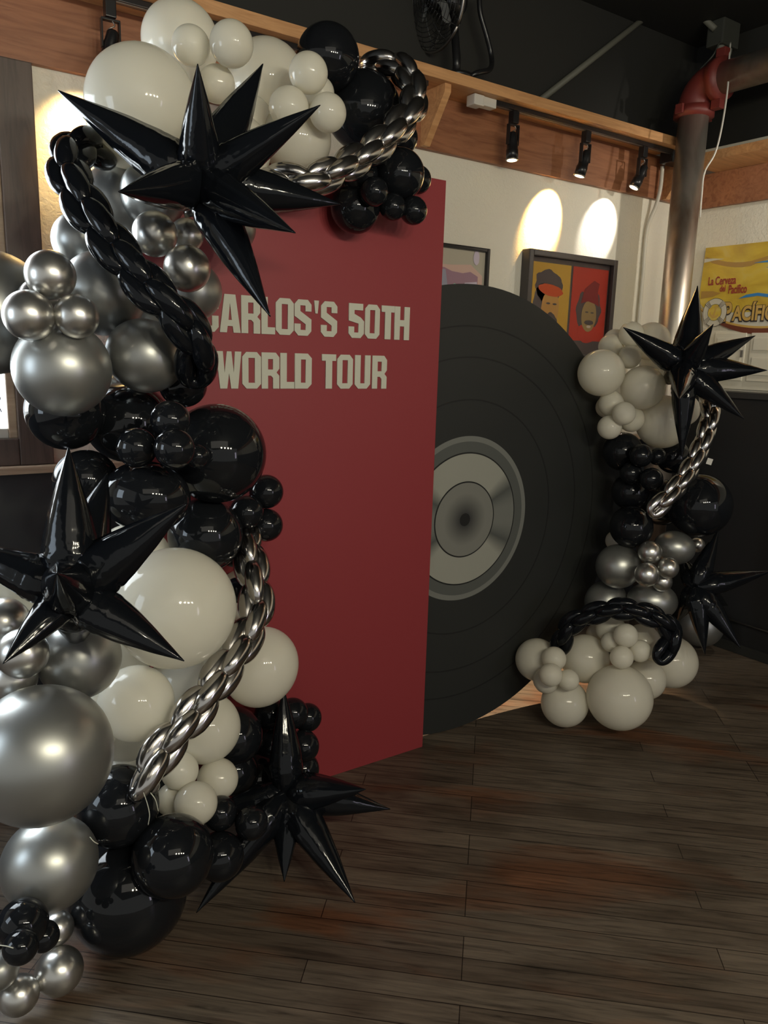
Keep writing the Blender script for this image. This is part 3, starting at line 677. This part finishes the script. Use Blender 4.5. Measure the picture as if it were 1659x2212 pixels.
LEFT = [
 # white crown
 ('w', 388, 86, 82, 2.32, 'large white balloon at the very top of the tall garland'),
 ('w', 303, 220, 118, 2.16, 'largest white balloon, left at the top, in front of the bright wall patch'),
 ('w', 272, 277, 82, 2.34, 'white balloon peeking out below the largest white balloon at upper left'),
 ('w', 412, 98, 41, 2.12, 'small white balloon over the topmost large white one'),
 ('w', 500, 94, 47, 2.08, 'small white balloon beside the track, highest of the small ones on top'),
 ('w', 468, 181, 39, 2.16, 'small white balloon between the two upright points of the top starburst'),
 ('w', 575, 172, 84, 2.42, 'large white balloon just left of the top black balloon'),
 ('w', 538, 262, 54, 2.32, 'medium white balloon behind the second upright starburst point'),
 ('w', 666, 157, 42, 2.24, 'small white balloon overlapping the left of the top black balloon'),
 ('w', 624, 232, 43, 2.30, 'small white balloon left of the tip of the right starburst point'),
 ('w', 708, 243, 40, 2.26, 'small white balloon touched by the tip of the right starburst point'),
 ('w', 688, 200, 34, 2.34, 'small white balloon half hidden between two small white ones by the black balloons'),
 ('w', 640, 300, 75, 2.42, 'large white balloon above the silver chain near the red panel top'),
 ('w', 505, 325, 78, 2.42, 'large white balloon hidden behind the middle of the top starburst'),
 # black at the panel top
 ('k', 708, 122, 68, 2.52, 'large black balloon topmost at the panel end of the garland'),
 ('k', 785, 238, 82, 2.60, 'large black balloon framed by the silver chain at the top'),
 ('k', 862, 376, 55, 2.62, 'medium black balloon hanging right below the silver chain bend'),
 ('k', 868, 298, 35, 2.72, 'black balloon half hidden behind the silver chain at its right bend'),
 ('k', 902, 388, 30, 2.70, 'small black balloon furthest right on the red panel top'),
 ('k', 808, 414, 31, 2.48, 'small black balloon just under the silver chain, front of the black cluster'),
 ('k', 767, 449, 54, 2.58, 'medium black balloon lowest over the red panel at the starburst point'),
 ('k', 848, 447, 29, 2.58, 'small black balloon in the middle of the low row on the panel'),
 ('k', 893, 455, 30, 2.60, 'small black balloon at the right end of the low row on the panel'),
 ('k', 765, 375, 52, 2.66, 'black balloon behind the lower run of the upper silver chain'),
 ('k', 820, 335, 48, 2.70, 'black balloon tucked behind the rising silver chain'),
 # silver shoulder
 ('s', 260, 438, 84, 2.20, 'large grey silver balloon just right of the black chain top'),
 ('s', 172, 518, 59, 2.16, 'pale silver balloon behind the upper bend of the black chain'),
 ('s', -28, 672, 132, 2.02, 'large silver balloon cut off by the left edge, by the window'),
 ('s', 222, 632, 90, 2.06, 'large silver balloon left of the middle of the black chain'),
 ('s', 132, 795, 102, 1.92, 'largest upper silver balloon, lowest of the silver ones at left'),
 ('s', 313, 768, 80, 2.04, 'large silver balloon at the lower end of the black chain'),
 ('c', 108, 594, 53, 1.80, 'small silver balloon on top of the left trio'),
 ('c', 61, 681, 54, 1.76, 'small silver balloon at the left of the left trio'),
 ('c', 165, 683, 47, 1.80, 'small silver balloon at the right of the left trio, on the biggest one'),
 ('c', 80, 645, 40, 1.90, 'small silver balloon mostly hidden inside the left trio'),
 ('c', 334, 505, 48, 2.02, 'small dark silver balloon right of the black chain, under the top starburst'),
 ('c', 404, 580, 50, 2.00, 'small dark silver balloon under the low starburst point, right of the chain'),
 ('c', 403, 508, 36, 2.12, 'small silver balloon squeezed in behind the lowest starburst point'),
 ('s', 414, 628, 64, 2.16, 'grey silver balloon in front of the letter C on the red panel'),
 ('s', 498, 492, 54, 2.22, 'grey balloon behind the starburst points at the red panel'),
 ('s', 330, 665, 66, 2.20, 'grey silver balloon hidden behind the lower black chain'),
 ('s', 330, 420, 70, 2.34, 'grey silver balloon behind the centre of the top starburst'),
 ('s', 242, 845, 34, 2.10, 'small silver balloon glimpsed between the two large low silver ones'),
 # black band
 ('k', 140, 888, 83, 2.06, 'black balloon under the biggest silver one, beside the window'),
 ('k', 276, 912, 88, 2.08, 'large black balloon left of the small black trio'),
 ('k', 395, 832, 50, 2.12, 'black balloon just below the end of the black chain'),
 ('k', 368, 908, 43, 1.98, 'small black balloon at the top of the black trio'),
 ('k', 295, 967, 43, 1.96, 'small black balloon at the lower left of the black trio'),
 ('k', 377, 969, 44, 1.92, 'small black balloon at the lower right of the black trio'),
 ('k', 426, 985, 26, 2.04, 'tiny black balloon between the trio and the biggest black balloon'),
 ('k', 466, 979, 107, 2.24, 'biggest black balloon in the middle of the tall garland, against the red panel'),
 ('k', 185, 1040, 69, 2.10, 'black balloon behind the upright point of the left starburst'),
 ('k', 315, 1073, 84, 2.06, 'wide black balloon under the black trio, at a starburst tip'),
 ('k', 575, 1062, 37, 2.42, 'small black balloon upper of the three beside the red panel'),
 ('k', 533, 1106, 37, 2.36, 'small black balloon left of the three beside the red panel'),
 ('k', 575, 1134, 36, 2.40, 'small black balloon lower of the three beside the red panel'),
 ('k', 443, 1155, 80, 2.26, 'large black balloon above the biggest lower white balloon'),
 ('k', 507, 1190, 36, 2.52, 'black balloon behind the start of the long silver chain'),
 ('k', 512, 1275, 28, 2.50, 'small black balloon behind the second link of the long silver chain'),
 # white belly
 ('w', 375, 1314, 131, 2.16, 'biggest white balloon at mid height, left of the long silver chain'),
 ('w', 562, 1441, 85, 2.42, 'large white balloon right of the long silver chain, on the red panel'),
 ('w', 293, 1520, 81, 2.12, 'round white balloon below the long starburst point, beside the big silver one'),
 ('w', 442, 1573, 76, 2.32, 'white balloon right of the lower silver chain'),
 ('w', 405, 1480, 82, 2.44, 'shadowed white balloon behind the lower silver chain'),
 ('w', 272, 1572, 74, 2.30, 'white balloon behind the round one, above the low black balloon'),
 ('w', 388, 1665, 40, 2.18, 'small white balloon touching the end of the long silver chain'),
 ('w', 470, 1683, 44, 2.22, 'small white balloon at the right of the low white cluster'),
 ('w', 423, 1736, 46, 2.10, 'small white balloon lowest and front of the low white cluster'),
 ('w', 372, 1727, 35, 2.20, 'small white balloon at the left of the low white cluster'),
 ('w', 285, 1215, 84, 2.28, 'white balloon behind the slanting point of the left starburst'),
 ('w', 20, 1262, 72, 2.02, 'white balloon behind the left starburst at the left edge'),
 ('w', 525, 1285, 56, 2.58, 'white balloon behind the upper long silver chain by the panel'),
 ('w', 275, 1660, 60, 2.40, 'shadowed white balloon under the round one, behind the low black one'),
 ('w', 190, 1560, 70, 2.30, 'white balloon mostly hidden behind the biggest silver balloon'),
 ('w', 430, 1400, 70, 2.50, 'shadowed white balloon deep behind the long silver chain'),
 ('w', 250, 1400, 80, 2.40, 'shadowed white balloon behind the lower left starburst'),
 # silver foot
 ('s', 170, 1423, 87, 1.92, 'grey silver balloon under the left starburst'),
 ('c', 48, 1412, 54, 1.76, 'small silver balloon under the lower left starburst tip'),
 ('c', 28, 1465, 50, 1.80, 'small silver balloon resting on the biggest silver balloon'),
 ('c', 8, 1345, 54, 1.86, 'silver balloon cut off by the left edge below the left starburst'),
 ('s', 84, 1634, 149, 1.74, 'biggest silver balloon, low at the left edge'),
 ('s', 104, 1868, 100, 1.84, 'large silver balloon below the biggest silver one'),
 ('c', 123, 2005, 35, 2.00, 'small silver balloon half behind the low black cluster'),
 ('c', 127, 2098, 50, 1.97, 'small silver balloon on the floor, right of the bottom pair'),
 ('c', 40, 2150, 42, 1.90, 'small silver balloon on the floor, lowest at bottom left'),
 ('s', -4, 2096, 42, 1.86, 'grey balloon cut off by the left edge at the bottom'),
 # black foot
 ('k', 255, 1742, 86, 2.06, 'black balloon just right of the biggest silver one, under the chain end'),
 ('k', 372, 1850, 87, 2.10, 'large black balloon under the low white cluster'),
 ('k', 274, 1932, 125, 2.16, 'biggest low black balloon resting on the floor'),
 ('c', 328, 1698, 17, 1.98, 'tiny silver balloon at the lower end of the long silver chain'),
 ('k', 345, 1700, 46, 2.36, 'black balloon behind the tiny silver one at the long chain end'),
 ('k', 225, 1835, 60, 2.16, 'black balloon hidden between the big low black ones'),
 ('k', 330, 1770, 50, 2.24, 'black balloon behind the end of the long silver chain'),
 ('k', 48, 1996, 53, 1.72, 'black balloon on top of the low black cluster at bottom left'),
 ('k', 94, 2023, 33, 1.74, 'small black balloon at the right of the low black cluster'),
 ('k', 44, 2046, 37, 1.70, 'small black balloon at the bottom of the low black cluster'),
 ('k', -5, 2010, 40, 1.74, 'black balloon cut off by the left edge in the low cluster'),
 ('k', 505, 1590, 62, 2.50, 'black balloon right of the lower white one, under the round white one'),
 ('k', 632, 1541, 34, 2.62, 'small black balloon right of the upright bottom starburst point'),
 ('k', 664, 1550, 31, 2.66, 'small black balloon furthest right above the bottom starburst'),
 ('k', 655, 1612, 35, 2.62, 'small black balloon on the red panel edge, middle of its stack'),
 ('k', 652, 1662, 38, 2.66, 'small black balloon at the foot of the red panel stack'),
 ('k', 583, 1542, 34, 2.66, 'black balloon left behind the upright bottom starburst point'),
 ('k', 475, 1757, 37, 2.24, 'small black balloon right of the lowest small white one'),
 ('k', 543, 1778, 36, 2.24, 'small black balloon below the middle of the bottom starburst'),
 ('k', 474, 1850, 52, 2.22, 'black balloon above the lower left tip of the bottom starburst'),
 ('k', 560, 1690, 66, 2.66, 'large black balloon behind the bottom starburst'),
 ('k', 590, 1610, 55, 2.72, 'black balloon behind the upright bottom starburst point'),
 ('k', 505, 1665, 52, 2.60, 'black balloon between the low white cluster and the bottom starburst'),
]
RIGHTB = [
 ('w', 1408, 737, 40, 3.62, 'white balloon behind the left point of the upper right starburst'),
 ('w', 1364, 722, 27, 3.50, 'small white balloon highest of the record-side garland'),
 ('w', 1328, 735, 24, 3.60, 'small white balloon half hidden, nearest the dark-framed print'),
 ('w', 1320, 749, 27, 3.46, 'small white balloon on the biggest upper white one, below the print'),
 ('w', 1360, 771, 25, 3.48, 'small white balloon between the two large upper white ones'),
 ('w', 1299, 805, 50, 3.58, 'large white balloon overlapping the upper edge of the record'),
 ('w', 1389, 837, 47, 3.46, 'white balloon at the middle left of the upper right starburst'),
 ('w', 1321, 872, 28, 3.50, 'small white balloon below the large one on the record edge'),
 ('w', 1311, 879, 24, 3.58, 'white balloon almost hidden behind a small one at the record edge'),
 ('w', 1348, 893, 25, 3.40, 'small white balloon front of the small white group by the record'),
 ('w', 1317, 923, 26, 3.46, 'small white balloon lowest of the small group by the record'),
 ('w', 1364, 905, 28, 3.52, 'small white balloon half behind the small white group'),
 ('w', 1432, 911, 57, 3.56, 'large white balloon behind the downward point of the upper right starburst'),
 ('w', 1477, 886, 34, 3.66, 'white balloon between the starburst point and the right silver chain'),
 ('w', 1425, 790, 42, 3.66, 'white balloon behind the centre of the upper right starburst'),
 ('k', 1345, 975, 42, 3.60, 'black balloon under the lowest small white one by the record'),
 ('k', 1385, 984, 25, 3.44, 'small black balloon under the middle of the white group'),
 ('k', 1420, 986, 19, 3.48, 'tiny black balloon under the large white one'),
 ('k', 1455, 987, 36, 3.60, 'black balloon behind the tip of the downward starburst point'),
 ('k', 1363, 1022, 24, 3.50, 'small black balloon at the upper left of the dark band by the record'),
 ('k', 1407, 1035, 25, 3.42, 'small black balloon left of the right silver chain'),
 ('k', 1362, 1062, 40, 3.60, 'black balloon in the dark band at the record edge'),
 ('k', 1430, 1085, 50, 3.66, 'black balloon behind the end of the right silver chain'),
 ('k', 1512, 1091, 68, 3.60, 'biggest black balloon at the right, beside the silver chain end'),
 ('k', 1364, 1138, 46, 3.52, 'black balloon just above the silver group by the record'),
 ('s', 1336, 1223, 48, 3.56, 'large silver balloon at the left of the right silver group'),
 ('s', 1457, 1183, 42, 3.56, 'large silver balloon at the upper right of the silver group'),
 ('c', 1404, 1193, 25, 3.42, 'small silver balloon top of the little silver trio'),
 ('c', 1397, 1241, 26, 3.38, 'small silver balloon lower left of the little silver trio'),
 ('c', 1443, 1227, 23, 3.40, 'small silver balloon right of the little silver trio'),
 ('c', 1430, 1256, 22, 3.50, 'small silver balloon peeking under the little silver trio'),
 ('s', 1310, 1300, 46, 3.58, 'silver balloon above the left of the right black chain'),
 ('s', 1409, 1298, 48, 3.52, 'silver balloon above the middle of the right black chain'),
 ('c', 1506, 1177, 16, 3.74, 'tiny silver balloon beside the lower right starburst top'),
 ('s', 1515, 1350, 47, 4.50, 'silver balloon behind the two downward points of the right starburst'),
 ('w', 1160, 1425, 46, 3.56, 'white balloon furthest left on the record foot'),
 ('w', 1197, 1423, 26, 3.42, 'small white balloon topmost of the left floor trio'),
 ('w', 1190, 1458, 25, 3.36, 'small white balloon left of the left floor trio'),
 ('w', 1228, 1469, 23, 3.38, 'small white balloon right of the left floor trio'),
 ('w', 1180, 1470, 28, 3.46, 'white balloon half hidden behind the left floor trio'),
 ('w', 1264, 1423, 52, 3.52, 'white balloon under the left end of the right black chain'),
 ('w', 1220, 1519, 51, 3.46, 'white balloon resting on the floor, nearest the record'),
 ('w', 1339, 1507, 70, 3.44, 'biggest white balloon resting on the floor at the right'),
 ('w', 1352, 1373, 26, 3.40, 'small white balloon top of the floor cluster, under the chain'),
 ('w', 1320, 1387, 22, 3.44, 'small white balloon left behind the floor cluster'),
 ('w', 1382, 1406, 24, 3.40, 'small white balloon right of the floor cluster'),
 ('w', 1343, 1420, 25, 3.36, 'small white balloon on the biggest floor balloon'),
 ('w', 1388, 1386, 38, 3.54, 'white balloon inside the curve of the right black chain'),
 ('w', 1395, 1468, 43, 3.56, 'white balloon right behind the biggest floor balloon'),
 ('w', 1450, 1430, 56, 3.72, 'white balloon furthest right on the floor'),
 ('w', 1292, 1372, 26, 3.56, 'white balloon glimpsed behind the chain left of the floor cluster'),
 ('w', 1318, 1356, 32, 3.50, 'shadowed white balloon behind the top of the right black chain'),
 ('w', 1330, 1168, 22, 3.72, 'pale balloon glimpsed between the record and the silver group'),
]
SQ = {(276, 912): (0, 1.05, .98), (315, 1073): (-.1, 1.12, .92), (395, 832): (0, 1.02, .95), (313, 768): (-.3, 1.05, .98),
      (1457, 1183): (-.2, 1.04, .86), (1409, 1298): (-.1, 1.12, .86), (385, 1314): (0, 1, 1), (562, 1441): (1.1, 1.03, .95), (272, 1572): (0, 1, .97)}
for rows, g_ in ((LEFT, GL), (RIGHTB, GR)):
    for b, d in zip(rows, settle(rows)): balloon(*b[:4], d, b[5], g_, SQ.get(b[1:3]))

# ------------------------------------------------------------------ starburst foil balloons
def starburst(px, py, d, tips, rb, label):
    c = at(px, py, d); t = empty('starburst_balloon', c)
    for i, (tx, ty_, off) in enumerate(tips):
        tip = at(tx, ty_, d+off)-c; L = tip.length; ax = tip.normalized(); n = ax.orthogonal().normalized(); b = ax.cross(n)
        roll = random.uniform(0, PI); n, b = n*math.cos(roll)+b*math.sin(roll), b*math.cos(roll)-n*math.sin(roll)
        bm = bmesh.new(); rings = []; seg = 36
        K = 44; rbb = min(rb, L*.2)
        for k in range(K+1):
            f = k/K
            if f < .24: r = .50+.50*math.sin(f/.24*PI/2)
            else: g = (f-.24)/.76; r = (1-g)**.88*(1+.12*math.sin(PI*g))
            r = max(r, .055)*rbb
            if k == K: r = .02*rbb
            ring = []
            for s in range(seg):
                a = 2*PI*s/seg
                q = 1+.13*math.exp(-((math.sin(a))**2)/.012)*(1 if f > .05 else .3)      # welded seams on both sides
                env = math.exp(-((f-.26)/.11)**2)
                wr = env*.085*noise.noise(Vector((math.cos(a)*2.2, math.sin(a)*2.2, f*55+i*9)))+.03*noise.noise(Vector((math.cos(a)*1.5+i, math.sin(a)*1.5, f*7)))
                rr = r*(q+wr)*(1-.10*abs(math.sin(a))**3)
                ring.append(bm.verts.new(ax*(f*L)+rr*(math.cos(a)*n+math.sin(a)*b)))
            rings.append(ring)
        for A_, B_ in zip(rings, rings[1:]):
            for s in range(seg): bm.faces.new((A_[s], A_[(s+1) % seg], B_[(s+1) % seg], B_[s]))
        bm.faces.new(rings[0]); bm.faces.new(rings[-1][::-1])
        finish('spike', bm, M_FK, t, True)
    tag(t, label, 'starburst balloon', 'black starburst balloons'); return t
starburst(432, 398, 1.88, [(125, 195, -.02), (427, 138, -.20), (568, 138, .14), (692, 227, -.10), (256, 414, -.32), (735, 441, .10), (638, 503, -.24), (584, 684, -.10), (400, 470, .2)], .056,
          'black starburst balloon in front of the white crown, above the lettering')
starburst(152, 1278, 1.66, [(148, 966, 0), (232, 1022, .14), (405, 1087, .0), (-110, 1168, .0), (6, 1434, -.16), (398, 1428, -.02), (123, 1238, -.26), (165, 1400, .25)], .055,
          'black starburst balloon at the left edge, over the big white balloon')
starburst(620, 1712, 2.46, [(612, 1484, .02), (790, 1705, -.10), (843, 1748, .05), (614, 1905, -.13), (767, 1950, -.17), (424, 1972, -.22), (452, 1752, -.05), (560, 1830, .0)], .060,
          'black starburst balloon near the floor in front of the red panel')
starburst(1478, 795, 3.28, [(1507, 617, 0), (1346, 707, -.05), (1541, 700, -.2), (1632, 725, .02), (1657, 800, -.03), (1607, 905, -.05), (1473, 988, .0), (1467, 862, -.30), (1430, 830, .25)], .056,
          'black starburst balloon in front of the beer sign')
starburst(1502, 1268, 3.50, [(1553, 1142, .10), (1668, 1233, .0), (1600, 1400, -.08), (1523, 1414, -.05), (1572, 1308, .25), (1462, 1345, .15), (1475, 1200, .2)], .052,
          'black starburst balloon low at the right, beside the silver group')

# ------------------------------------------------------------------ linked chain balloons
def link_mesh(nm, m, L=.168, Wd=.112, r0=.0285, r1=.018):
    bm = bmesh.new(); n = 56; seg = 16; a = L/2-r0*.8; b = Wd/2-r0
    P = []
    for k in range(n):
        th = 2*PI*k/n; e = 2/2.7
        x = a*math.copysign(abs(math.cos(th))**e, math.cos(th)); y = b*math.copysign(abs(math.sin(th))**e, math.sin(th)); P.append(Vector((x, y, 0)))
    rings = []
    for k in range(n):
        t_ = (P[(k+1) % n]-P[k-1]).normalized(); nn = Vector((t_.y, -t_.x, 0)); bz = Vector((0, 0, 1))
        f = abs(P[k].x)/a; r = r0+(r1-r0)*f**2.2
        rings.append([bm.verts.new(P[k]+r*(math.cos(2*PI*s/seg)*nn+math.sin(2*PI*s/seg)*bz)) for s in range(seg)])
    for k in range(n):
        A_, B_ = rings[k], rings[(k+1) % n]
        for s in range(seg): bm.faces.new((A_[s], A_[(s+1) % seg], B_[(s+1) % seg], B_[s]))
    bmesh.ops.recalc_face_normals(bm, faces=bm.faces)
    me = bpy.data.meshes.new(nm); bm.to_mesh(me); bm.free(); me.materials.append(m)
    for p in me.polygons: p.use_smooth = True
    return me
LM = {'k': link_mesh('link', M_FK), 's': link_mesh('link', M_FS)}
def chain(kind, ctrl, label, roll=35, pitch=.062, size=1):
    P = resample(curve_pts([at(*c) for c in ctrl], 14), pitch*size)
    t = empty('chain_balloon', P[0]); fr_ = frames(P)
    base = None
    for i, p in enumerate(P):
        T, n, b = fr_[i]
        if base is None: n0 = (FWD - T*FWD.dot(T)).normalized()
        n0 = (FWD - T*FWD.dot(T)).normalized()          # keep the roll steady along the chain
        b0 = T.cross(n0); a = math.radians(roll+90*(i % 2)+random.uniform(-6, 6))
        yy = b0*math.cos(a)+n0*math.sin(a); zz_ = T.cross(yy); base = 1
        o = bpy.data.objects.new('link', LM[kind]); COL.objects.link(o); o.parent = t
        mm = (Matrix((T, yy, zz_)).transposed()*size).to_4x4(); mm.translation = p-P[0]; o.matrix_local = mm
    tag(t, label, 'chain balloon', ('silver' if kind == 's' else 'black')+' linked chain balloons'); return t
chain('s', [(785, 155, 2.66), (840, 138, 2.62), (885, 170, 2.56), (893, 225, 2.50), (850, 283, 2.44), (795, 330, 2.40), (725, 370, 2.34), (660, 393, 2.30), (600, 385, 2.30), (560, 380, 2.34)],
      'silver linked chain balloon looping over the black balloons at the panel top', 30, size=.94)
chain('k', [(205, 325, 2.08), (170, 318, 2.00), (145, 360, 1.92), (175, 430, 1.86), (225, 505, 1.84), (275, 570, 1.84), (330, 630, 1.84), (380, 680, 1.86), (418, 725, 1.90), (431, 765, 1.95), (415, 802, 1.98)],
      'black linked chain balloon draped over the upper silver balloons', 25)
chain('s', [(528, 1155, 2.42), (540, 1205, 2.36), (554, 1290, 2.30), (545, 1350, 2.26), (500, 1425, 2.18), (455, 1490, 2.12), (395, 1570, 2.06), (345, 1630, 2.02), (308, 1700, 1.98)],
      'long silver linked chain balloon crossing the lower white balloons', 15)
chain('s', [(1525, 845, 3.46), (1535, 890, 3.40), (1520, 950, 3.36), (1492, 1010, 3.32), (1455, 1060, 3.28), (1418, 1098, 3.26)],
      'silver linked chain balloon hanging from the upper right starburst', 15, size=.86)
chain('k', [(1213, 1388, 3.48), (1232, 1350, 3.44), (1285, 1325, 3.40), (1340, 1315, 3.36), (1400, 1328, 3.34), (1440, 1350, 3.34), (1452, 1385, 3.36), (1430, 1412, 3.34)],
      'black linked chain balloon arching over the white floor balloons', 5, size=.92)

# ------------------------------------------------------------------ curling strings and a small tag
for pts, lab_ in (([(310, 1712, 1.93), (318, 1735, 1.92), (323, 1760, 1.92), (320, 1782, 1.93)], 'thin pale string hanging straight from the end of the long silver chain'),
                  ([(325, 1712, 1.94), (336, 1728, 1.94), (342, 1752, 1.95)], 'thin pale string curling right of the straight one at the chain end'),
                  ([(194, 1808, 1.85), (203, 1818, 1.85), (212, 1823, 1.86)], 'short pale string on the edge of the low silver balloon'),
                  ([(0, 2042, 1.60), (15, 2044, 1.60), (29, 2048, 1.60)], 'short pale string across the black cluster at bottom left')):
    tag(tube('string', curve_pts([at(*p) for p in pts], 6), .0011, M_LET, None, 6), lab_, 'string')
c = at(1533, 996, 3.50)
t = empty('paper_tag', c)
o = finish('label_sheet', (lambda bm: (box_bm(bm, (-.013, -.0006, -.016), (.013, .0006, .012)), bm)[1])(bmesh.new()), M_WHITEP, t)
t.rotation_euler = (0, .25, -.55)
tag(t, 'tiny white paper tag beside the right silver chain', 'tag')
